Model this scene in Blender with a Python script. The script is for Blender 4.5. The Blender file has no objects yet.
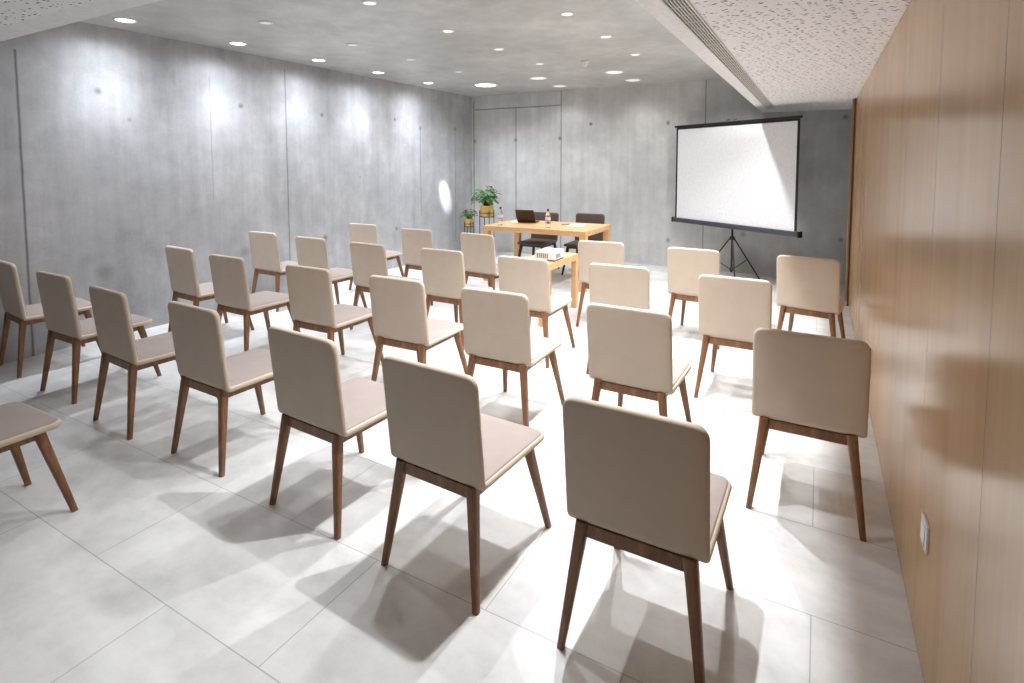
import bpy, bmesh, math, random
from mathutils import Vector, Matrix
random.seed(7)
PI = math.pi
SC = bpy.context.scene
COL = SC.collection
XL, XR, YB, YF, ZC = -5.666, 0.329, 8.395, -2.2, 2.82     # room shell
ZS, XS, YS = 2.31, -0.74, 1.385                            # dropped soffit: height, side edge, front edge

# ------------------------------------------------------------------ materials
class NT:
    def __init__(s, name):
        s.m = bpy.data.materials.new(name); s.m.use_nodes = True
        s.t = s.m.node_tree; s.n = s.t.nodes
        s.b = s.n['Principled BSDF']; s.out = s.n['Material Output']
    def new(s, t, **kw):
        n = s.n.new(t)
        for k, v in kw.items(): setattr(n, k, v)
        return n
    def link(s, a, b): s.t.links.new(a, b)
    def put(s, sock, v):
        if hasattr(v, 'is_output'): s.link(v, sock)
        else: sock.default_value = v
    def math(s, op, a, b=0.0, clamp=False):
        n = s.new('ShaderNodeMath', operation=op, use_clamp=clamp)
        s.put(n.inputs[0], a); s.put(n.inputs[1], b); return n.outputs[0]
    def coords(s, scale=(1, 1, 1), kind='Object'):
        tc = s.new('ShaderNodeTexCoord'); mp = s.new('ShaderNodeMapping')
        s.link(tc.outputs[kind], mp.inputs[0]); mp.inputs['Scale'].default_value = scale
        return mp.outputs[0]
    def xyz(s):
        tc = s.new('ShaderNodeTexCoord'); sp = s.new('ShaderNodeSeparateXYZ')
        s.link(tc.outputs['Object'], sp.inputs[0]); return sp.outputs
    def noise(s, vec, scale, detail=4, rough=.55, dist=0.0):
        n = s.new('ShaderNodeTexNoise'); s.link(vec, n.inputs['Vector'])
        n.inputs['Scale'].default_value = scale; n.inputs['Detail'].default_value = detail
        n.inputs['Roughness'].default_value = rough; n.inputs['Distortion'].default_value = dist
        return n.outputs['Fac']
    def ramp(s, fac, stops):
        r = s.new('ShaderNodeValToRGB'); s.link(fac, r.inputs[0]); e = r.color_ramp.elements
        while len(e) < len(stops): e.new(.5)
        for el, (p, c) in zip(e, stops): el.position = p; el.color = (*c, 1) if len(c) == 3 else c
        return r.outputs['Color']
    def mix(s, fac, a, b, mode='MIX'):
        n = s.new('ShaderNodeMix', data_type='RGBA', blend_type=mode)
        s.put(n.inputs['Factor'], fac)
        for i, v in ((6, a), (7, b)): s.put(n.inputs[i], v if hasattr(v, 'is_output') else ((*v, 1) if len(v) == 3 else v))
        return n.outputs[2]
    def band(s, coord, pos, w):                     # 1 inside |coord-pos|<w, soft edge
        d = s.math('ABSOLUTE', s.math('SUBTRACT', coord, pos))
        return s.math('SUBTRACT', 1.0, s.math('DIVIDE', d, w), clamp=True)
    def bump(s, h, strength=.2, dist=.01):
        n = s.new('ShaderNodeBump'); s.link(h, n.inputs['Height'])
        n.inputs['Strength'].default_value = strength; n.inputs['Distance'].default_value = dist
        s.link(n.outputs[0], s.b.inputs['Normal'])
    def set(s, **kw):
        for k, v in kw.items():
            k = k.replace('_', ' '); k = {'Base': 'Base Color', 'Spec': 'Specular IOR Level', 'Transmission': 'Transmission Weight', 'Coat': 'Coat Weight'}.get(k, k)
            if isinstance(v, tuple) and len(v) == 3: v = (*v, 1)
            s.put(s.b.inputs[k], v)
        return s.m

def lin(r, g, b): return tuple(((c / 255) / 12.92 if c / 255 <= .04045 else ((c / 255 + .055) / 1.055) ** 2.4) for c in (r, g, b))

def fabric(name, col, rough=.6, scale=420, bump=.12, var=.06):
    m = NT(name); v = m.coords()
    f = m.noise(v, scale, 2); g = m.noise(v, 9, 3)
    lo = tuple(c * (1 - var) for c in col); hi = tuple(min(1, c * (1 + var)) for c in col)
    c = m.ramp(g, [(.3, lo), (.7, hi)])
    m.bump(f, bump, .002)
    return m.set(Base=c, Roughness=rough, Spec=.3)

def wood(name, c0, c1, c2, axis_scale, rough=.4, nscale=1.0, coat=0.0):
    m = NT(name); v = m.coords(axis_scale)
    f = m.noise(v, nscale, 6, .6, .4); g = m.noise(v, nscale * 5, 3, .6)
    h = m.math('ADD', m.math('MULTIPLY', f, .7), m.math('MULTIPLY', g, .3))
    c = m.ramp(h, [(.32, c0), (.5, c1), (.68, c2)])
    m.bump(g, .06, .002)
    return m.set(Base=c, Roughness=rough, Spec=.4, Coat=coat)

def plain(name, col, rough=.5, metal=0.0, **kw):
    m = NT(name); v = m.coords(); g = m.noise(v, 30, 3)
    c = m.ramp(g, [(.3, tuple(x * .94 for x in col)), (.7, tuple(min(1, x * 1.05) for x in col))])
    return m.set(Base=c, Roughness=rough, Metallic=metal, **kw)

def concrete(name, dark, light, joints=(), holes=(), along='y', rough=.5, streak=True, spec=.4):
    """joints: (coordinate, z0, z1, half width, strength); hjoints given with 'h' first; holes: (coordinate, z, r, strength)"""
    m = NT(name); v = m.coords()
    big = m.noise(v, .9, 3, .5); mid = m.noise(v, 4.5, 6, .62, .3); fine = m.noise(v, 60, 3, .6)
    h = m.math('ADD', m.math('MULTIPLY', big, .45), m.math('MULTIPLY', mid, .42))
    h = m.math('ADD', h, m.math('MULTIPLY', fine, .13))
    if streak:
        st = m.noise(m.coords((5, 5, .35)), 1.6, 5, .65)
        h = m.math('ADD', m.math('MULTIPLY', h, .74), m.math('MULTIPLY', st, .26))
    c = m.ramp(h, [(.34, dark), (.52, tuple((a + b) / 2 for a, b in zip(dark, light))), (.66, light)])
    pits = m.new('ShaderNodeTexVoronoi'); pits.inputs['Scale'].default_value = 9; m.link(v, pits.inputs['Vector'])
    pit = m.math('LESS_THAN', pits.outputs['Distance'], .035)
    c = m.mix(m.math('MULTIPLY', pit, .35), c, tuple(x * .35 for x in dark))
    X, Y, Z = m.xyz(); U = Y if along == 'y' else X
    wob = m.math('MULTIPLY', m.math('SUBTRACT', m.noise(v, 7, 3), .5), .02)
    mask = None
    def acc(a):
        nonlocal mask
        mask = a if mask is None else m.math('MAXIMUM', mask, a)
    for j in joints:
        if j[0] == 'h':
            _, z, u0, u1, w, s = j
            k = m.band(m.math('ADD', Z, wob), z, w)
            k = m.math('MULTIPLY', k, m.math('MULTIPLY', m.math('GREATER_THAN', U, u0), m.math('LESS_THAN', U, u1)))
        else:
            u, z0, z1, w, s = j
            k = m.band(m.math('ADD', U, m.math('MULTIPLY', wob, .5)), u, w)
            k = m.math('MULTIPLY', k, m.math('MULTIPLY', m.math('GREATER_THAN', Z, z0), m.math('LESS_THAN', Z, z1)))
        acc(m.math('MULTIPLY', k, s))
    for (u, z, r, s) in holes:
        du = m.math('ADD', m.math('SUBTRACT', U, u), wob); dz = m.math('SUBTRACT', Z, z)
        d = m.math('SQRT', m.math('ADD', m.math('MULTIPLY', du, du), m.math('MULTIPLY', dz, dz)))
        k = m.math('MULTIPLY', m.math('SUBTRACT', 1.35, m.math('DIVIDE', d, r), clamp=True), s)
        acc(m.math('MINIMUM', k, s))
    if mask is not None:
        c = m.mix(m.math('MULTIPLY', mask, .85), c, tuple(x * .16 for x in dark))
    m.bump(m.math('ADD', m.math('MULTIPLY', mid, .7), m.math('MULTIPLY', fine, .3)), .12, .01)
    return m.set(Base=c, Roughness=rough, Spec=spec)

M = {}
M['shell'] = fabric('beige_leatherette', lin(204, 188, 170), .5, 500, .08, .03)
M['pad'] = fabric('taupe_upholstery', lin(160, 147, 141), .62, 700, .18, .04)
M['dshell'] = fabric('charcoal_leatherette', lin(96, 82, 76), .5, 500, .08, .05)
M['dpad'] = fabric('dark_upholstery', lin(84, 70, 64), .55, 700, .18, .05)
M['walnut'] = wood('walnut', lin(100, 66, 43), lin(130, 91, 62), lin(156, 114, 80), (14, 14, 2.2), .38, 1.6)
M['dwalnut'] = wood('dark_walnut', lin(52, 34, 26), lin(70, 48, 36), lin(88, 62, 46), (14, 14, 2.2), .38, 1.6)
M['oak'] = wood('light_oak', lin(196, 150, 102), lin(214, 170, 122), lin(226, 188, 142), (2, 14, 14), .42, 1.3)
M['oakleg'] = wood('light_oak_leg', lin(196, 150, 102), lin(214, 170, 122), lin(226, 188, 142), (14, 14, 1.5), .42, 1.3)
M['white'] = plain('white_plaster', (.85, .855, .86), .75)
M['ring'] = plain('white_enamel', lin(228, 228, 226), .35)
M['slat'] = plain('white_metal_slat', lin(222, 220, 214), .45)
M['slot_shade'] = plain('slot_shade_black', (.012, .012, .012), .9)
M['black'] = plain('black_metal', (.012, .012, .013), .38, .3)
M['case'] = plain('dark_grey_metal', lin(74, 74, 82), .4, .4)
M['canvas'] = plain('screen_canvas', (.76, .765, .775), .8)
M['border'] = plain('black_border', (.01, .01, .01), .7)
M['laptop'] = plain('dark_brown_shell', lin(66, 48, 40), .4, .2)
M['keys'] = plain('black_keys', (.012, .012, .013), .5)
M['display'] = plain('glossy_display', (.012, .013, .016), .1)
M['silver'] = plain('silver_plastic', lin(170, 172, 176), .35, .4)
M['paper'] = plain('white_paper', (.86, .86, .85), .7)
M['projector'] = plain('white_plastic', lin(236, 236, 236), .4)
M['vent'] = plain('grey_vent', lin(120, 122, 126), .5)
M['lens'] = plain('lens_glass', (.01, .01, .02), .05)
M['pot'] = plain('yellow_ochre_pot', lin(220, 180, 104), .42)
M['soil'] = plain('potting_soil', lin(62, 46, 34), .95)
M['stem'] = plain('green_stem', lin(74, 104, 52), .6)
M['socket'] = plain('white_switch_plate', (.9, .9, .9), .3)
M['cap'] = plain('dark_blue_cap', lin(60, 66, 92), .4)
M['label'] = plain('white_bottle_label', lin(226, 222, 226), .5)
M['labelband'] = plain('red_label_band', lin(196, 120, 116), .5)
M['pen'] = plain('dark_pen', lin(40, 40, 48), .35)

def leafmat(name, a, b):
    m = NT(name); f = m.noise(m.coords(), 22, 3)
    return m.set(Base=m.ramp(f, [(.3, a), (.7, b)]), Roughness=.4, Spec=.4)
M['leaf'] = leafmat('green_leaf', lin(38, 78, 36), lin(98, 142, 72))
M['leaf2'] = leafmat('dusky_leaf', lin(54, 82, 48), lin(120, 146, 92))

m = NT('clear_bottle_plastic'); M['pet'] = m.set(Base=(.95, .97, 1.0), Roughness=.04, Transmission=1.0, IOR=1.25)
m = NT('bottle_water'); M['water'] = m.set(Base=(.96, .98, 1.0), Roughness=.0, Transmission=1.0, IOR=1.33)

def emis(name, col, s):
    m = NT(name); return m.set(Base=(.9, .9, .9), Emission_Color=col, Emission_Strength=s)
M['lit'] = emis('lit_lens_cool', (.95, .97, 1.0), 9.0)
M['dim'] = emis('lit_lens_small', (1.0, .98, .93), .75)
M['faint'] = emis('lit_lens_faint', (1.0, .98, .93), .2)
M['wide'] = emis('lit_lens_wide', (1.0, .98, .94), .55)

# walls and ceiling
M['wall_l'] = concrete('left_concrete', (.27, .275, .28), (.56, .565, .575),
    joints=[(1.92, 0, 2.5, .014, .95), (4.415, 0, 2.72, .012, .8), (6.92, .75, 2.16, .012, .7), (7.87, .2, 2.2, .014, .6), (3.49, 1.2, 2.5, .009, .35), (5.66, .4, 1.9, .008, .18)],
    holes=[(2.477, 2.236, .03, .6), (3.838, 2.23, .03, .7), (4.956, 2.218, .026, .7), (6.33, 2.26, .026, .8), (3.83, .6, .05, .3), (2.46, .61, .07, .35), (4.96, .62, .04, .7), (6.33, .6, .03, .7), (6.92, 2.16, .03, .7), (7.87, 2.2, .035, .7), (2.72, 2.0, .02, .4), (5.6, 1.4, .018, .4)], along='y')
M['wall_b'] = concrete('back_concrete', (.42, .42, .412), (.71, .71, .695),
    joints=[(-4.73, 0, 2.58, .016, .95), (-3.855, 0, 2.82, .016, .85), (-1.51, 0, 2.82, .014, .8), (-5.62, 0, 2.72, .02, .8), ('h', 2.575, -5.62, -3.85, .016, .95), (-2.69, .3, 2.6, .01, .18)],
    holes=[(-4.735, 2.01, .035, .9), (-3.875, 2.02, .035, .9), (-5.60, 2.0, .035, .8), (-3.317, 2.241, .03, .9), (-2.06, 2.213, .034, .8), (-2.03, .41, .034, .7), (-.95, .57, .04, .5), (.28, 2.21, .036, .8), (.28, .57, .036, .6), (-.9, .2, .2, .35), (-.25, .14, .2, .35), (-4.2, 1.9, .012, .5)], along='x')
M['ceil'] = concrete('ceiling_concrete', (.39, .39, .37), (.67, .67, .64), streak=False, rough=.38, spec=.5)
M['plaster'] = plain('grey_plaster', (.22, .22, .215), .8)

def tile_mat():
    m = NT('pale_stone_tile'); v = m.coords()
    mp = m.new('ShaderNodeMapping'); tc = m.new('ShaderNodeTexCoord'); m.link(tc.outputs['Object'], mp.inputs[0])
    mp.inputs['Location'].default_value = (1.0, -.4845 + .53, 0)
    br = m.new('ShaderNodeTexBrick'); m.link(mp.outputs[0], br.inputs['Vector'])
    br.offset = .5; br.inputs['Scale'].default_value = 1.0
    br.inputs['Brick Width'].default_value = 1.022; br.inputs['Row Height'].default_value = .531
    br.inputs['Mortar Size'].default_value = .0022; br.inputs['Mortar Smooth'].default_value = .2
    br.inputs['Color1'].default_value = (.0, .0, .0, 1); br.inputs['Color2'].default_value = (1, 1, 1, 1)
    a = m.noise(v, 1.7, 7, .62, .8); b = m.noise(v, 11, 5, .65); st = m.noise(m.coords((1.2, 4, 1)), 1.4, 6, .6, .5)
    h = m.math('ADD', m.math('MULTIPLY', a, .5), m.math('ADD', m.math('MULTIPLY', b, .2), m.math('MULTIPLY', st, .3)))
    c = m.ramp(h, [(.36, (.52, .52, .512)), (.5, (.67, .67, .662)), (.62, (.77, .77, .762))])
    c = m.mix(.07, c, br.outputs['Color'], 'SOFT_LIGHT')
    c = m.mix(m.math('MULTIPLY', br.outputs['Fac'], .55), c, (.2, .2, .195))
    m.bump(m.math('SUBTRACT', m.math('MULTIPLY', b, .25), br.outputs['Fac']), .1, .003)
    return m.set(Base=c, Roughness=m.math('ADD', .24, m.math('MULTIPLY', a, .25)), Spec=.4)
M['floor'] = tile_mat()

def panel_mat():
    m = NT('oak_veneer_panel'); X, Y, Z = m.xyz()
    v = m.coords((1, 46, .5)); v2 = m.coords((1, 4, .18))
    f = m.noise(v, 1.5, 5, .6); g = m.noise(v2, 1.2, 4, .55, .3)
    h = m.math('ADD', m.math('MULTIPLY', f, .32), m.math('MULTIPLY', g, .68))
    c = m.ramp(h, [(.3, lin(180, 137, 90)), (.5, lin(194, 152, 104)), (.68, lin(206, 166, 118))])
    mk = None
    for y, s in [(1.466, .9), (2.175, .75), (2.90, .65), (3.62, .5), (4.34, .4), (5.06, .35), (5.78, .35), (6.5, .35), (.75, .6), (.03, .5), (-.69, .5)]:
        k = m.math('MULTIPLY', m.band(Y, y, .0035), s); mk = k if mk is None else m.math('MAXIMUM', mk, k)
    c = m.mix(mk, c, (.02, .012, .006))
    m.bump(m.math('SUBTRACT', m.math('MULTIPLY', f, .2), mk), .1, .003)
    return m.set(Base=c, Roughness=.22, Spec=.6)
M['panel'] = panel_mat()
M['paneledge'] = wood('oak_panel_edge', lin(150, 108, 72), lin(178, 136, 96), lin(196, 154, 112), (10, 10, 1), .4)
M['darkedge'] = plain('dark_brown_edge', lin(62, 40, 24), .5)

def acoustic_mat():
    m = NT('perforated_acoustic_board'); v = m.coords()
    mask = None
    for sc, off, thr, keep in ((29, (0, 0, 0), .145, .56), (52, (3.1, 1.7, 0), .16, .78)):
        mp = m.new('ShaderNodeMapping'); tc = m.new('ShaderNodeTexCoord'); m.link(tc.outputs['Object'], mp.inputs[0])
        mp.inputs['Location'].default_value = off; mp.inputs['Scale'].default_value = (.62, 1.15, 0)
        mp.inputs['Rotation'].default_value = (0, 0, .12)
        vo = m.new('ShaderNodeTexVoronoi', voronoi_dimensions='2D'); m.link(mp.outputs[0], vo.inputs['Vector'])
        vo.inputs['Scale'].default_value = sc
        k = m.math('SUBTRACT', 1.0, m.math('DIVIDE', m.math('SUBTRACT', vo.outputs['Distance'], thr), .05), clamp=True)
        sel = m.new('ShaderNodeSeparateColor'); m.link(vo.outputs['Color'], sel.inputs[0])
        k = m.math('MULTIPLY', k, m.math('GREATER_THAN', sel.outputs[0], keep))
        mask = k if mask is None else m.math('MAXIMUM', mask, k)
    c = m.mix(m.math('MULTIPLY', mask, .94), (.91, .92, .93), (.06, .052, .05))
    m.bump(m.math('SUBTRACT', 1.0, mask), .3, .004)
    return m.set(Base=c, Roughness=.85, Spec=.2)
M['acoustic'] = acoustic_mat()

# ------------------------------------------------------------------ geometry helpers
def tag(o, label=None, cat=None, group=None, kind=None):
    for k, v in (('label', label), ('category', cat), ('group', group), ('kind', kind)):
        if v: o[k] = v
    return o
def empty(name, loc=(0, 0, 0), rz=0.0):
    o = bpy.data.objects.new(name, None); COL.objects.link(o); o.location = loc; o.rotation_euler = (0, 0, rz)
    o.empty_display_size = .05; return o
def obj(name, bm, mat, parent=None, smooth=False, loc=None, angle=None):
    bmesh.ops.recalc_face_normals(bm, faces=bm.faces)
    me = bpy.data.meshes.new(name); bm.to_mesh(me); bm.free()
    for mm in (mat if isinstance(mat, (list, tuple)) else [mat]): me.materials.append(mm)
    if smooth:
        me.polygons.foreach_set('use_smooth', [True] * len(me.polygons))
        if angle: me.set_sharp_from_angle(angle=angle)
    o = bpy.data.objects.new(name, me); COL.objects.link(o)
    if parent: o.parent = parent
    if loc: o.location = loc
    return o
def box(bm, x0, x1, y0, y1, z0, z1, mi=0, bevel=0.0, mat=None):
    vs = [bm.verts.new((x, y, z)) for x in (x0, x1) for y in (y0, y1) for z in (z0, z1)]
    if mat: 
        for v in vs: v.co = mat @ v.co
    fs = [bm.faces.new([vs[i] for i in q]) for q in ((0, 1, 3, 2), (4, 6, 7, 5), (0, 4, 5, 1), (2, 3, 7, 6), (0, 2, 6, 4), (1, 5, 7, 3))]
    for f in fs: f.material_index = mi
    if bevel:
        bmesh.ops.recalc_face_normals(bm, faces=fs)
        es = {e for f in fs for e in f.edges}
        r = bmesh.ops.bevel(bm, geom=list(es), offset=bevel, segments=2, affect='EDGES', profile=.6)
        for f in r['faces']: f.material_index = mi
    return bm
def tube(bm, pts, rads, seg=12, square=False, cap=True, mi=0):
    """a run of rings through pts; square gives softly rounded square sections"""
    pts = [Vector(p) for p in pts]
    if not hasattr(rads, '__len__'): rads = [rads] * len(pts)
    rings = []
    for i, p in enumerate(pts):
        d = (pts[min(i + 1, len(pts) - 1)] - pts[max(i - 1, 0)]).normalized()
        if square: a, b = Vector((1, 0, 0)), Vector((0, 1, 0))
        else:
            ref = Vector((0, 0, 1)) if abs(d.z) < .9 else Vector((1, 0, 0))
            a = d.cross(ref).normalized(); b = d.cross(a).normalized()
        ring = []
        for k in range(seg):
            t = 2 * PI * (k + .5) / seg; c, s = math.cos(t), math.sin(t)
            if square:
                e = .55; c = math.copysign(abs(c) ** e, c); s = math.copysign(abs(s) ** e, s)
            ring.append(bm.verts.new(p + (a * c + b * s) * rads[i]))
        rings.append(ring)
    for r0, r1 in zip(rings, rings[1:]):
        for k in range(seg):
            f = bm.faces.new((r0[k], r0[(k + 1) % seg], r1[(k + 1) % seg], r1[k])); f.material_index = mi
    if cap:
        bm.faces.new(rings[0]).material_index = mi; bm.faces.new(rings[-1][::-1]).material_index = mi
    return bm
def lathe(bm, prof, seg=32, cx=0, cy=0, mi=0):
    rings = []
    for r, z in prof:
        rings.append([bm.verts.new((cx + r * math.cos(2 * PI * k / seg), cy + r * math.sin(2 * PI * k / seg), z)) for k in range(seg)] if r > 1e-6 else [bm.verts.new((cx, cy, z))])
    for a, b in zip(rings, rings[1:]):
        for k in range(seg):
            j = (k + 1) % seg
            if len(a) == 1 and len(b) == 1: continue
            q = [a[0], b[j], b[k]] if len(a) == 1 else [a[k], a[j], b[0]] if len(b) == 1 else [a[k], a[j], b[j], b[k]]
            bm.faces.new(q).material_index = mi
    return bm
def B(*a, **k): return box(bmesh.new(), *a, **k)
def structure(name, bm, mat, label=None, cat=None):
    o = obj(name, bm, mat); o['kind'] = 'structure'
    if label: tag(o, label, cat)
    return o

# ------------------------------------------------------------------ room shell
T = .15
structure('floor', B(XL - T, XR + T, YF - T, YB + T, -T, 0), M['floor'], 'pale stone tiled floor of the meeting room', 'floor')
structure('ceiling', B(XL - T, XR + T, YF - T, YB + T, ZC, ZC + T), M['ceil'], 'bare grey concrete ceiling holding the downlights', 'ceiling')
structure('wall_left', B(XL - T, XL, YF - T, YB + T, 0, ZC), M['wall_l'], 'long bare concrete wall on the left', 'wall')
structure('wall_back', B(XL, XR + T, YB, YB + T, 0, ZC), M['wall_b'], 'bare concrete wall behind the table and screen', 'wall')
structure('wall_front', B(XL, XR + T, YF - T, YF, 0, ZC), M['plaster'], 'plain plaster wall behind the viewer', 'wall')
YP = 7.0
structure('wall_right', B(XR, XR + T, YF, YP, 0, ZS), M['panel'], 'oak veneer panelled wall on the right', 'wall')
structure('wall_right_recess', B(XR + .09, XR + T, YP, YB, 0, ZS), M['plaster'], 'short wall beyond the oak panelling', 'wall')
bm = B(XR - .034, XR, YP + .006, YP + .046, 0, ZS - .002)
structure('trim_1', bm, M['paneledge'], 'oak edge strip closing the panelled wall', 'trim')
structure('trim_2', B(XR - .018, XR, YP - .012, YP + .006, 0, ZS - .002), M['darkedge'], 'narrow dark brown strip at the end of the oak panelling', 'trim')
# dropped ceiling: plaster margin along the free edges, perforated board inside
bm = bmesh.new()
box(bm, XL, XR + T, YF, YS, ZS, ZC)
box(bm, XS, XR + T, YS, YB, ZS, ZC)
structure('soffit', bm, M['white'], 'white plaster dropped ceiling edge around the concrete ceiling', 'ceiling')
bm = bmesh.new()
box(bm, XL + .01, XR - .001, YF + .01, YS - .15, ZS - .006, ZS)
box(bm, -.515, XR - .001, YS - .15, YB - .62, ZS - .006, ZS)
structure('soffit_board', bm, M['acoustic'], 'white perforated acoustic board of the dropped ceiling', 'ceiling')
# linear air grille
g = tag(empty('air_grille', (-.585, 4.5, ZS)), 'long white linear air grille with dark slots in the dropped ceiling', 'grille')
GL = 3.25
bm = bmesh.new()
box(bm, -.052, -.043, -GL, GL, -.008, 0); box(bm, .043, .052, -GL, GL, -.008, 0)
box(bm, -.043, .043, -GL, -GL + .012, -.008, 0); box(bm, -.043, .043, GL - .012, GL, -.008, 0)
obj('frame', bm, M['slat'], g)
obj('shade_backing', B(-.043, .043, -GL + .012, GL - .012, -.0015, 0), M['slot_shade'], g)  # black sheet stands in for the shade inside the slots, no real recess
for k in range(5):
    x = -.0305 + k * .01525
    obj('slat', B(x - .0036, x + .0036, -GL + .012, GL - .012, -.0075, -.0015), M['slat'], g)
cb = None
for k in range(1, 44):
    y = -GL + k * 2 * GL / 44
    if cb is None: cb = obj('cross_bar', B(-.043, .043, -.002, .002, -.005, -.0016), M['slat'], g)
    else: q = cb.copy(); COL.objects.link(q); cb = q
    cb.location = (0, y, 0)

# wall switch on the oak panelling
s = tag(empty('wall_switch', (XR, 2.025, .438)), 'white rocker switch plate low on the oak wall', 'switch')
obj('plate', B(-.009, 0, -.044, .044, -.044, .044, bevel=.003), M['socket'], s)
r = obj('rocker', B(-.0125, -.009, -.027, .027, -.03, .03, bevel=.0012), M['socket'], s)

# ------------------------------------------------------------------ downlights
def spot(loc, target, watts, angle, blend, col, r=.035):
    l = bpy.data.lights.new('downlight_lamp', 'SPOT'); l.energy = watts; l.color = col
    l.spot_size = math.radians(angle); l.spot_blend = blend; l.shadow_soft_size = r
    o = bpy.data.objects.new('downlight_lamp', l); COL.objects.link(o); o.location = loc
    d = Vector(target) - Vector(loc); o.rotation_euler = d.to_track_quat('-Z', 'Y').to_euler()
    return o
def downlight(x, y, r, mat, label, group):
    t = tag(empty('ceiling_downlight', (x, y, ZC)), label, 'downlight', group)
    bm = lathe(bmesh.new(), [(r * .78, 0), (r * .78, -.004), (r * .86, -.009), (r * .97, -.007), (r, 0)], 36)
    obj('trim_ring', bm, M['ring'], t, True)
    obj('lens', lathe(bmesh.new(), [(0, -.0045), (r * .78, -.0045), (r * .78, -.001), (0, -.001)], 36), mat, t)
    return t
ords = ['nearest the camera', 'second from the camera', 'third from the camera', 'fourth from the camera', 'fifth from the camera', 'last before the screen']
COOL, WARM = (.86, .91, 1.0), (.965, .98, 1.0)
WASH_W, GRID_W = 165, (185, 66, 36, 22)
for i, y in enumerate((2.53, 3.555, 4.575, 5.57, 6.64)):
    downlight(-5.268, y, .086, M['lit'], 'bright round downlight beside the left concrete wall, %s in its row' % ords[i], 'wall washing downlights')
    spot((-5.268, y, ZC - .02), (-5.30, y, 0), WASH_W * .36, 168, 1.0, COOL, .085)
    spot((-5.268, y, ZC - .02), (-5.42, y, 0), WASH_W * .62, 96, 1.0, COOL, .085)
downlight(-4.635, 7.255, .2, M['lit'], 'large bright round downlight in the back left corner of the ceiling', 'large downlights near the back wall')
spot((-4.635, 7.255, ZC - .02), (-4.635, 7.255, 0), 135, 140, .8, COOL, .08)
for k, (x, y) in enumerate(((-3.6, 7.04), (-3.66, 7.9), (-2.467, 7.07), (-2.455, 7.86))):
    nm = ['dim wide downlight between the large bright one and the detector', 'dim wide downlight closest to the back wall, above the laptop', 'dim wide downlight right of the ceiling detector', 'dim wide downlight closest to the back wall, farther right'][k]
    downlight(x, y, .135 if y < 7.5 else .12, M['wide'], nm, 'large downlights near the back wall')
    spot((x, y, ZC - .02), (x, y, 0), 46 if y < 7.5 else 20, 140, .6, WARM, .08)
cols = [(-.915, 'column tucked beside the dropped ceiling'), (-1.86, 'column next to the dropped ceiling'), (-3.066, 'middle column of small lights'), (-4.285, 'column nearer the left wall')]
for c, (x, cn) in enumerate(cols):
    for i, y in enumerate((2.12, 3.16, 4.16, 5.07, 6.04) + ((7.04,) if c == 0 else ())):
        downlight(x, y, .058, M['dim'] if c < 3 else M['faint'], 'small spotlight, %s, %s' % (cn, ords[i]), 'small ceiling spotlights')
        spot((x, y, ZC - .02), (x, y, 0), GRID_W[c] * (.3 if i == 5 else .8 if i > 2 else 1), (100, 100, 100, 106, 120, 150)[i], .65, WARM if c < 2 else (.93, .96, 1.0), .02)
d = tag(empty('ceiling_detector', (-2.515, 6.15, ZC)), 'small white ceiling detector hanging between the spotlights', 'detector')
obj('base', lathe(bmesh.new(), [(0, 0), (.05, 0), (.05, -.014), (.042, -.02), (0, -.02)], 28), M['ring'], d, True, angle=.6)
obj('dome', lathe(bmesh.new(), [(.036, -.02), (.036, -.042), (.03, -.056), (.016, -.066), (0, -.068)], 28), M['ring'], d, True, angle=.8)

# ------------------------------------------------------------------ chairs
W2 = .2285
def side_path(n=15):
    """outer surface of the shell seen from the side: top of the back, bend, seat front; (y, z)"""
    a, c, b = Vector((-.0072, .850)), Vector((.0405, .412)), Vector((.520, .409))
    R = .036; d1 = (a - c).normalized(); d2 = (b - c).normalized()
    half = math.acos(max(-1, min(1, d1.dot(d2)))) / 2; L = R / math.tan(half)
    p1, p2 = c + d1 * L, c + d2 * L; ctr = c + (d1 + d2).normalized() * (R / math.sin(half))
    a1 = math.atan2((p1 - ctr).y, (p1 - ctr).x); a2 = math.atan2((p2 - ctr).y, (p2 - ctr).x)
    while a2 < a1 - PI: a2 += 2 * PI
    while a2 > a1 + PI: a2 -= 2 * PI
    pts = []
    for k in range(29): pts.append(a.lerp(p1, k / 28))
    for k in range(1, 12): t = a1 + (a2 - a1) * k / 12; pts.append(ctr + Vector((math.cos(t), math.sin(t))) * R)
    for k in range(31): pts.append(p2.lerp(b, k / 30))
    return pts
PATH = side_path()
CUM = [0]
for p, q in zip(PATH, PATH[1:]): CUM.append(CUM[-1] + (q - p).length)
def at(s):
    s = max(0, min(CUM[-1], s))
    for i in range(len(CUM) - 1):
        if s <= CUM[i + 1] + 1e-9:
            f = (s - CUM[i]) / (CUM[i + 1] - CUM[i]); p = PATH[i].lerp(PATH[i + 1], f)
            j0, j1 = max(0, i - 1), min(len(PATH) - 1, i + 2); t = (PATH[j1] - PATH[j0]).normalized()
            return p, Vector((-t.y, t.x))             # inward normal: forward/up
    return PATH[-1], Vector((0, 1))
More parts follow.
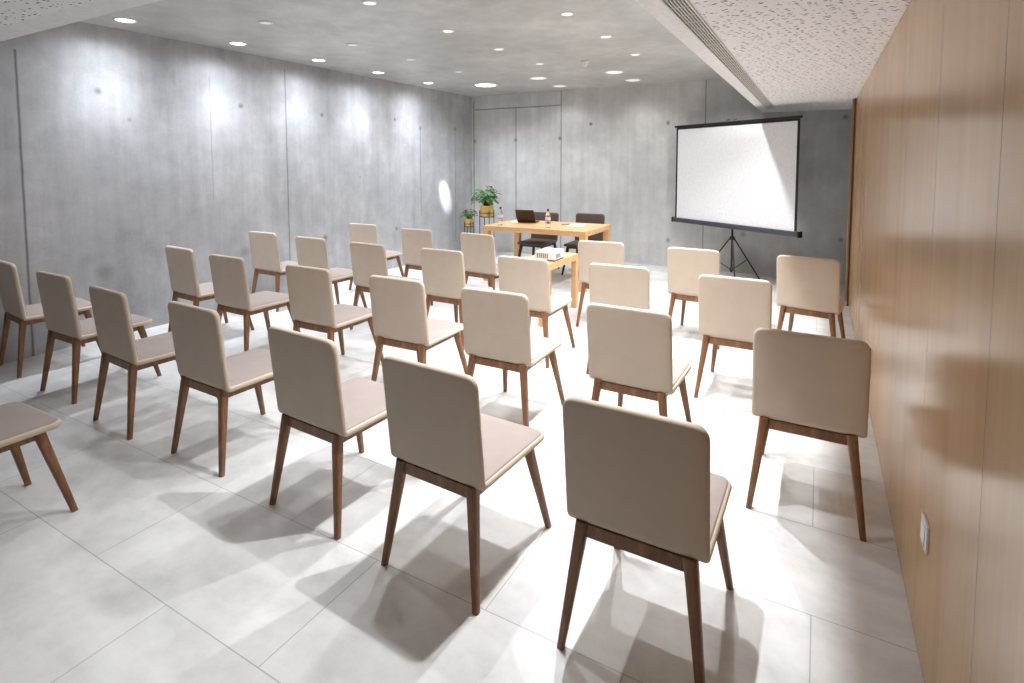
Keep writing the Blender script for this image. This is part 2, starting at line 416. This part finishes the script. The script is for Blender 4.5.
def slab(s0, s1, n0, n1, w, r, round0, round1, puff=0.0):
    """a padded strip of the shell between path lengths s0..s1 and depths n0..n1; round0/1: rounded free ends"""
    bm = bmesh.new(); rows = []
    ss = set()
    for k in range(41): ss.add(round(s0 + (s1 - s0) * k / 40, 5))
    for e, f in ((s0, round0), (s1, round1)):
        if f:
            for q in (0, .0008, .002, .004, .007, .011, .016, .022, .03, .038, .046): ss.add(round(e + q if e == s0 else e - q, 5))
    th = n1 - n0; rt = min(.0135, th * .5)
    for s in sorted(ss):
        d = min((s - s0) if round0 else 9, (s1 - s) if round1 else 9)
        ww = w if d >= r else w - r + math.sqrt(max(0, r * r - (r - d) ** 2))
        k = 1 if d >= rt else math.sqrt(max(0.0, 1 - (1 - d / rt) ** 2))
        k = max(k, .12); mid = (n0 + n1) / 2; lo, hi = mid - th / 2 * k, mid + th / 2 * k
        p, nrm = at(s); row = []
        e = min(rt, ww)
        prof = [(-ww + e + (2 * (ww - e)) * i / 8, lo, 0) for i in range(9)]
        prof += [(ww - e + e * math.cos(-PI / 2 + PI * i / 6), None, -PI / 2 + PI * i / 6) for i in range(1, 6)]
        prof += [(ww - e - (2 * (ww - e)) * i / 8, hi, 1) for i in range(9)]
        prof += [(-ww + e - e * math.cos(-PI / 2 + PI * i / 6), None, PI / 2 - PI * i / 6) for i in range(1, 6)]
        for x, nn, q in prof:
            if nn is None: nn = mid + (hi - lo) / 2 * math.sin(q)
            elif q == 1 and puff:
                edge = max(0, 1 - (abs(x) / ww) ** 6) * min(1, d / .05 if d < 9 else 1); nn += puff * edge
            yz = p + nrm * nn; row.append(bm.verts.new((x, yz.x, yz.y)))
        rows.append(row)
    for a, b in zip(rows, rows[1:]):
        n = len(a)
        for k in range(n): bm.faces.new((a[k], a[(k + 1) % n], b[(k + 1) % n], b[k]))
    bm.faces.new(rows[0]); bm.faces.new(rows[-1][::-1])
    return bm
SPLIT = CUM[40] + .03; END = CUM[-1]
def make_chair(name, sh, pd, wd):
    t = empty(name)
    b = obj('backrest', slab(0, SPLIT, 0, .029, W2, .045, True, False), sh, t, True, angle=1.0)
    obj('back_cushion', slab(.012, SPLIT, .019, .0335, W2 - .011, .036, True, False, .003), pd, b, True, angle=1.0)
    s = obj('seat', slab(SPLIT, END, 0, .029, W2, .05, False, True), sh, t, True, angle=1.0)
    obj('seat_cushion', slab(SPLIT, END - .011, .019, .0335, W2 - .011, .042, False, True, .004), pd, s, True, angle=1.0)
    fr = bmesh.new()
    box(fr, -.168, .168, .046, .068, .372, .4175, bevel=.002)
    box(fr, -.163, .163, .425, .446, .372, .415, bevel=.002)
    for sx in (-1, 1):
        p0, p1 = Vector((sx * .171, .06, .392)), Vector((sx * .167, .44, .392))
        d = (p1 - p0).normalized(); a = d.cross(Vector((0, 0, 1)))
        vs = []
        for p in (p0, p1):
            for u, z in ((-.011, -.02), (.011, -.02), (.011, .023), (-.011, .023)): vs.append(fr.verts.new(p + a * u + Vector((0, 0, z))))
        for q in ((0, 1, 2, 3), (7, 6, 5, 4), (0, 4, 5, 1), (1, 5, 6, 2), (2, 6, 7, 3), (3, 7, 4, 0)): fr.faces.new([vs[i] for i in q])
    obj('seat_frame', fr, wd, t)
    for (x0, y0, x1, y1) in ((-.172, .056, -.2255, 0), (.172, .056, .2255, 0), (-.168, .438, -.222, .536), (.168, .438, .222, .536)):
        bm = bmesh.new(); n = 7
        pts = [(x0 + (x1 - x0) * k / n, y0 + (y1 - y0) * k / n, (.424 if y0 < .2 else .416) * (1 - k / n)) for k in range(n + 1)]
        rad = [  .0225 - .010 * (k / n) ** .9 for k in range(n + 1)]
        tube(bm, pts, rad, 16, True)
        obj('leg', bm, wd, t, True, angle=.9)
    return t
def dup(o, parent=None):
    c = o.copy(); COL.objects.link(c)
    if parent: c.parent = parent
    for ch in list(o.children): dup(ch, c)
    return c
CH = {
'A1': (-0.475, 1.540, -0.010), 'A2': (-1.247, 1.534, -0.051), 'A3': (-1.978, 1.573, -0.049), 'A4': (-2.855, 1.614, -0.026), 'A5': (-3.682, 1.594, -0.055), 'A6': (-4.527, 1.652, 0.007), 'A7': (-5.418, 1.689, -0.083),
'B1': (-0.015, 2.621, -0.008), 'C1': (-0.848, 2.665, -0.019), 'C2': (-1.655, 2.658, 0.015), 'C3': (-2.398, 2.654, 0.027), 'C4': (-3.220, 2.642, 0.010), 'C5': (-4.171, 2.646, -0.011), 'C6': (-4.978, 2.724, -0.056),
'D1': (-0.469, 3.722, -0.027), 'E1': (-1.273, 3.773, 0.031), 'E2': (-2.042, 3.723, 0.012), 'E3': (-2.855, 3.741, 0.002), 'E4': (-3.687, 3.704, -0.031), 'E5': (-4.487, 3.730, -0.029), 'E6': (-5.306, 3.784, -0.004),
'F1': (-0.063, 4.807, -0.157), 'G1': (-0.950, 4.827, -0.044), 'G2': (-1.816, 4.860, 0.086), 'G3': (-3.173, 4.772, -0.091), 'G4': (-4.008, 4.789, -0.020), 'G5': (-4.940, 4.894, 0.006),
'P0': (-3.165, .575, 0.03)}
rows = [('nearest full row', ['A7', 'A6', 'A5', 'A4', 'A3', 'A2', 'A1']), ('second full row', ['C6', 'C5', 'C4', 'C3', 'C2', 'C1', 'B1']),
        ('third full row', ['E6', 'E5', 'E4', 'E3', 'E2', 'E1', 'D1']), ('front row facing the table', ['G5', 'G4', 'G3', 'G2', 'G1', 'F1'])]
nth = ['first', 'second', 'third', 'fourth', 'fifth', 'sixth', 'seventh']
special = {'A1': 'beige padded chair closest to the camera, right end of the nearest full row',
           'A7': 'beige padded chair cut by the left picture edge, against the concrete wall',
           'B1': 'beige padded chair shaded beside the oak wall, right end of the second full row',
           'F1': 'beige padded chair in front of the screen stand beside the oak wall strip',
           'G1': 'beige padded chair standing just left of the screen tripod',
           'G2': 'beige padded chair right of the small projector table',
           'G3': 'beige padded chair in front row just below the plant pots',
           'E2': 'beige padded chair directly in front of the small projector table',
           'P0': 'taupe chair seat with two front legs poking in at the lower left picture edge'}
proto = make_chair('conference_chair', M['shell'], M['pad'], M['walnut'])
first = True
def seat_chair(k, label):
    global first
    o = proto if first else dup(proto); first = False
    x, y, rz = CH[k]; o.location = (x, y, 0); o.rotation_euler = (0, 0, rz)
    tag(o, label, 'chair', 'beige conference chairs in rows')
for rn, ks in rows:
    for i, k in enumerate(ks):
        seat_chair(k, special.get(k, 'beige padded chair, %s from the left in the %s' % (nth[i], rn)))
seat_chair('P0', special['P0'])
dk = make_chair('conference_chair', M['dshell'], M['dpad'], M['dwalnut'])
dk.location = (-3.665, 7.43, 0); dk.rotation_euler = (0, 0, PI - .01)
tag(dk, 'dark brown chair behind the oak table, behind the laptop', 'chair', 'dark chairs behind the table')
d2 = dup(dk); d2.location = (-2.985, 7.56, 0); d2.rotation_euler = (0, 0, PI + .02)
tag(d2, 'dark brown chair behind the oak table at its right end, free of the laptop', 'chair', 'dark chairs behind the table')

# ------------------------------------------------------------------ tables
def parsons(name, loc, rz, w, d, h, th, leg, label):
    t = tag(empty(name, loc, rz), label, 'table')
    obj('tabletop', B(0, w, 0, d, h - th, h, bevel=.003), M['oak'], t)
    for x in (0, w - leg):
        for y in (0, d - leg):
            obj('leg', B(x + .0005, x + leg - .0005, y + .0005, y + leg - .0005, 0, h - th, bevel=.003), M['oakleg'], t)
    return t
TR = .006
parsons('table', (-3.99, 6.165, 0), TR, 1.49, .94, .755, .066, .085, 'long light oak table holding the laptop and bottles')
TX = Matrix.Translation((-3.90, 6.03, 0)) @ Matrix.Rotation(TR, 4, 'Z')
parsons('side_table', (-2.70, 4.66, 0), 0, .385, .85, .602, .07, .06, 'small light oak side table holding the white projector')

# laptop, open towards the wall behind
l = tag(empty('laptop', (-3.628, 6.75, .7553), .2), 'dark brown open laptop seen from behind on the oak table', 'laptop')
bm = box(bmesh.new(), -.135, .135, -.005, .185, .003, .015, bevel=.002)
base = obj('base', bm, M['laptop'], l)
bm = bmesh.new()
for r in range(5):
    for c in range(13): box(bm, -.117 + c * .0181, -.117 + c * .0181 + .0155, .02 + r * .0175, .02 + r * .0175 + .015, .015, .0165)
obj('keyboard', bm, M['keys'], base)
obj('touchpad', B(-.04, .04, .12, .172, .015, .0156), M['case'], base)
LM = Matrix.Translation((0, -.004, .013)) @ Matrix.Rotation(math.radians(33), 4, 'X')
lid = obj('lid', box(bmesh.new(), -.135, .135, -.006, .001, 0, .215, mat=LM, bevel=.002), M['laptop'], l)
obj('display', box(bmesh.new(), -.125, .125, .001, .0018, .014, .205, mat=LM), M['display'], lid)
bm = tube(bmesh.new(), [(-.1, -.006, .012), (.1, -.006, .012)], .006, 12); obj('hinge', bm, M['black'], l, True, angle=.8)

# water bottles
def bottle(loc, label):
    t = tag(empty('water_bottle', loc), label, 'bottle', 'water bottles on the table')
    R = .034
    prof = [(0, .004), (R * .6, 0), (R * .95, .004), (R, .012), (R, .05), (R * .94, .055), (R, .06), (R, .15), (R * .95, .165), (R * .7, .195), (R * .42, .215), (R * .40, .228), (0, .228)]
    obj('bottle_body', lathe(bmesh.new(), prof, 32), M['pet'], t, True, angle=1.1)
    lb = obj('paper_label', lathe(bmesh.new(), [(R + .0002, .085), (R + .0009, .085), (R + .0009, .142), (R + .0002, .142)], 32), M['label'], t, True, angle=.6)
    obj('label_band', lathe(bmesh.new(), [(R + .0009, .09), (R + .0014, .09), (R + .0014, .104), (R + .0009, .104)], 32), M['labelband'], lb, True, angle=.6)
    obj('cap', lathe(bmesh.new(), [(R * .43, .222), (R * .46, .224), (R * .46, .246), (R * .40, .25), (0, .25)], 24), M['cap'], t, True, angle=.8)
bottle((-3.80, 6.315, .7553), 'clear water bottle at the left end of the oak table')
bottle((-3.087, 6.325, .7553), 'clear water bottle right of the laptop on the oak table')

def sheet(name, loc, rz, w, d, h, label, cat, mat=None):
    bm = bmesh.new(); n = 3
    for k in range(n):
        box(bm, -w / 2, w / 2, -d / 2, d / 2, k * h / n, (k + 1) * h / n - h * .08, mat=Matrix.Rotation((k - 1) * .03, 4, 'Z'))
    o = obj(name, bm, mat or M['paper']); o.location = loc; o.rotation_euler = (0, 0, rz); return tag(o, label, cat)
sheet('paper_sheets', (-2.885, 6.79, .7553), .1, .21, .297, .003, 'small stack of white paper at the right end of the oak table', 'paper')
sheet('paper_sheets', (-3.82, 6.80, .7553), .2, .13, .2, .002, 'white paper left of the laptop on the oak table', 'paper')
p = tag(empty('pen', (-3.04, 6.80, .7605), .5), 'dark pen beside the white papers on the table', 'pen')
obj('barrel', tube(bmesh.new(), [(-.065, 0, 0), (.05, 0, 0)], .005, 10), M['pen'], p, True, angle=.8)
obj('tip', tube(bmesh.new(), [(.05, 0, 0), (.064, 0, 0)], [.005, .0012], 10), M['silver'], p, True, angle=.8)

# projector
pr = tag(empty('projector', (-2.43, 5.03, .6025), .04), 'white projector with grey vents on the small oak table', 'projector')
body = obj('casing', B(-.11, .11, -.13, .13, .012, .098, bevel=.012), M['projector'], pr, False)
obj('base_seam', B(-.106, .106, -.126, .126, .007, .013), M['case'], pr)
for k in range(6): obj('vent_slot', B(-.09 + k * .022, -.078 + k * .022, -.1315, -.13, .03, .078), M['vent'], body)
for k in range(5): obj('vent_slot', B(.11, .1115, -.1 + k * .025, -.085 + k * .025, .03, .075), M['vent'], body)
ln = obj('lens_barrel', tube(bmesh.new(), [(-.05, .125, .055), (-.05, .142, .055)], .03, 24), M['case'], pr, True, angle=.8)
obj('lens', tube(bmesh.new(), [(-.05, .142, .055), (-.05, .1435, .055)], .024, 24), M['lens'], ln)
bm = bmesh.new()
for k in range(4): box(bm, .01 + k * .02, .024 + k * .02, -.06, -.046, .098, .1)
obj('buttons', bm, M['vent'], body)
for x in (-.09, .09):
    for y in (-.11, .11): obj('foot', tube(bmesh.new(), [(x, y, 0), (x, y, .009)], .009, 12), M['black'], pr)
# extra beam added at a left-column spotlight for the bright wall patch; source guessed
bo = spot((-4.285, 6.04, ZC - .025), (XL, 7.56, 1.04), 1500, 10.5, 1.0, (.80, .86, 1.0), .01)
bo.scale = (.62, 1, 1)

# ------------------------------------------------------------------ plants on stands
def plant_set(x, y, r, h, z0, spread, rise, nleaf, lsize, lm, word, seed):
    rnd = random.Random(seed)
    st = tag(empty('plant_stand', (x, y, 0)), 'black wire plant stand holding the %s ochre pot' % word, 'plant stand', 'black plant stands')
    rr = r * 1.07
    bm = bmesh.new()
    n = 40
    for zz in (z0 + h * .32, z0 - .008):
        ring = [(rr * math.cos(2 * PI * k / n), rr * math.sin(2 * PI * k / n), zz) for k in range(n + 1)]
        tube(bm, ring, .005, 8, cap=False)
    for a in (PI / 4, 3 * PI / 4): tube(bm, [(rr * math.cos(a), rr * math.sin(a), z0 - .008), (-rr * math.cos(a), -rr * math.sin(a), z0 - .008)], .005, 8)
    obj('ring_frame', bm, M['black'], st, True)
    for k in range(4):
        a = PI / 4 + k * PI / 2 + .1
        obj('leg', tube(bmesh.new(), [(rr * math.cos(a), rr * math.sin(a), 0), (rr * math.cos(a), rr * math.sin(a), z0 + h * .55)], .006, 10), M['black'], st, True, angle=.8)
    p = tag(empty('potted_plant', (x, y, z0)), '%s leafy green plant in an ochre pot on a black stand' % word, 'plant', 'potted plants in the back left corner')
    obj('pot', lathe(bmesh.new(), [(0, 0), (r * .9, 0), (r * .96, .012), (r, h), (r * .93, h), (r * .9, h * .85), (0, h * .85)], 40), M['pot'], p, True, angle=.7)
    obj('soil', lathe(bmesh.new(), [(0, h * .87), (r * .5, h * .9), (r * .9, h * .86), (r * .9, h * .84), (0, h * .84)], 28), M['soil'], p, True)
    sb, lb = bmesh.new(), bmesh.new()
    for i in range(nleaf):
        a = rnd.uniform(0, 2 * PI); q = math.sqrt(rnd.random()); el = rnd.uniform(.15, 1)
        tip = Vector((math.cos(a) * spread * q * (.55 + .45 * (1 - el * .4)), math.sin(a) * spread * q * (.55 + .45 * (1 - el * .4)), h + rise * (el * (1 - .35 * q) + .05)))
        root = Vector((math.cos(a) * r * .3 * q, math.sin(a) * r * .3 * q, h * .86))
        midp = root.lerp(tip, .55) + Vector((0, 0, rise * .12))
        tube(sb, [root, root.lerp(midp, .6) + Vector((0, 0, .01)), midp, tip], [.0035, .003, .0025, .0018], 6)
        d = Vector((math.cos(a + rnd.uniform(-.7, .7)), math.sin(a + rnd.uniform(-.7, .7)), rnd.uniform(-.55, .35))).normalized()
        sd = d.cross(Vector((0, 0, 1))).normalized(); up = sd.cross(d).normalized()
        L = lsize * rnd.uniform(.7, 1.25); Wd = L * rnd.uniform(.36, .48)
        grid = []
        for u in range(7):
            uu = u / 6; w = Wd * math.sin(PI * min(1, uu * .96 + .04)) ** .75 if u < 6 else .0006
            w = max(w, .0008); droop = -.28 * L * uu * uu
            c = tip + d * (L * uu) + Vector((0, 0, droop))
            grid.append([lb.verts.new(c + sd * (w * s) + up * (.22 * w * abs(s))) for s in (-1, -.5, 0, .5, 1)])
        for g0, g1 in zip(grid, grid[1:]):
            for k in range(4): lb.faces.new((g0[k], g0[k + 1], g1[k + 1], g1[k]))
    obj('stems', sb, M['stem'], p, True)
    f = obj('foliage', lb, lm, p, True)
    sm = f.modifiers.new('thickness', 'SOLIDIFY'); sm.thickness = .0012
plant_set(-4.935, 7.75, .118, .185, .705, .225, .36, 80, .088, M['leaf'], 'larger', 3)
plant_set(-5.405, 7.9, .076, .135, .495, .13, .2, 40, .07, M['leaf2'], 'smaller', 9)

# ------------------------------------------------------------------ projection screen on a tripod
PLx, PLy, PRx, PRy = -1.875, 8.17, -.215, 7.10
S = Vector((PRx - PLx, PRy - PLy, 0)); SW = S.length; rz = math.atan2(S.y, S.x)
cx, cy = (PLx + PRx) / 2, (PLy + PRy) / 2
ps = tag(empty('projection_screen', (cx, cy, 0), rz), 'white projection screen with black border on a black tripod stand', 'projection screen')
Z0, Z1 = .79, 2.135; hw = SW / 2
sc_ = obj('canvas', B(-hw + .03, hw - .03, -.001, .001, Z0, Z1 - .03), M['canvas'], ps)
bm = bmesh.new()
box(bm, -hw, -hw + .032, -.0018, .0018, Z0, Z1 - .03); box(bm, hw - .032, hw, -.0018, .0018, Z0, Z1 - .03)
box(bm, -hw, hw, -.0018, .0018, Z1 - .045, Z1 - .01)
obj('border', bm, M['border'], sc_)
bm = tube(bmesh.new(), [(-hw - .03, 0, Z1), (hw + .02, 0, Z1)], .016, 14); obj('top_bar', bm, M['black'], ps, True, angle=.8)
bm = bmesh.new()
for x, y in ((-.07, 0), (.05, 0)): tube(bm, [(x, 0, Z1 + .012), (x, 0, Z1 + .034), (x + .05, 0, Z1 + .04)], .006, 8)
obj('handle', bm, M['case'], ps, True)
bm = box(bmesh.new(), -hw - .03, hw + .03, -.028, .04, Z0 - .062, Z0 + .004, bevel=.014)
cs = obj('roller_case', bm, M['case'], ps)
for sx in (-1, 1): obj('end_cap', B(min(sx * (hw + .03), sx * (hw + .046)), max(sx * (hw + .03), sx * (hw + .046)), -.031, .043, Z0 - .066, Z0 + .008, bevel=.004), M['black'], cs)
py = .075
obj('pole', tube(bmesh.new(), [(0, py, .13), (0, py, 1.15), (0, py, Z1 + .015)], [.014, .014, .011], 14), M['black'], ps, True, angle=.8)
bm = box(bmesh.new(), -.02, .02, .03, py + .02, Z0 - .05, Z0 - .01, bevel=.004); obj('case_bracket', bm, M['black'], ps)
bm = box(bmesh.new(), -.012, .012, 0, py, Z1 - .012, Z1 + .016, bevel=.003); obj('top_bracket', bm, M['black'], ps)
HZ = .60
obj('hub', lathe(bmesh.new(), [(.012, HZ - .03), (.034, HZ - .03), (.036, HZ + .004), (.024, HZ + .02), (.012, HZ + .02)], 20, 0, py), M['black'], ps, True, angle=.7)
obj('slider', lathe(bmesh.new(), [(.012, .15), (.024, .15), (.024, .19), (.012, .19)], 18, 0, py), M['black'], ps, True, angle=.7)
for k, wa in enumerate((44, 164, 284)):
    a = math.radians(wa) - rz
    c, s_ = math.cos(a), math.sin(a); Rf = .45
    top = Vector((c * .03, py + s_ * .03, HZ - .01)); ft = Vector((c * Rf, py + s_ * Rf, .012))
    lg = obj('leg', tube(bmesh.new(), [top, top.lerp(ft, .5), ft], [.010, .010, .009], 10), M['black'], ps, True, angle=.8)
    obj('brace', tube(bmesh.new(), [top.lerp(ft, .52), (c * .02, py + s_ * .02, .17)], .006, 8), M['black'], ps, True, angle=.8)
    obj('rubber_foot', tube(bmesh.new(), [ft + Vector((0, 0, .012)), (ft.x, ft.y, 0)], [.013, .015], 12), M['border'], lg, True, angle=.8)

# ------------------------------------------------------------------ world, camera, view
w = bpy.data.worlds.new('world'); SC.world = w; w.use_nodes = True
w.node_tree.nodes['Background'].inputs[0].default_value = (.05, .05, .05, 1)
w.node_tree.nodes['Background'].inputs[1].default_value = .2
f, pcx, pcy, pitch, yaw, H = 542.649, 523.99, 199.29, .06523, .49834, 1.58913
F = Vector((-math.sin(yaw) * math.cos(pitch), math.cos(yaw) * math.cos(pitch), -math.sin(pitch)))
R = Vector((math.cos(yaw), math.sin(yaw), 0)); U = R.cross(F)
cam = bpy.data.cameras.new('camera'); co = bpy.data.objects.new('camera', cam); COL.objects.link(co)
mw = Matrix((R, U, -F)).transposed().to_4x4(); mw.translation = (0, 0, H); co.matrix_world = mw
cam.sensor_fit = 'HORIZONTAL'; cam.sensor_width = 36; cam.lens = 36 * f / 1024
cam.shift_x = (512 - pcx) / 1024; cam.shift_y = (pcy - 341.5) / 1024; cam.clip_start = .02
SC.camera = co
SC.view_settings.view_transform = 'Standard'; SC.view_settings.look = 'None'
SC.view_settings.exposure = 0.0; SC.view_settings.gamma = 1.0; SC.view_settings.use_curve_mapping = False
SC.cycles.max_bounces = 10; SC.cycles.diffuse_bounces = 6; SC.cycles.sample_clamp_indirect = 6
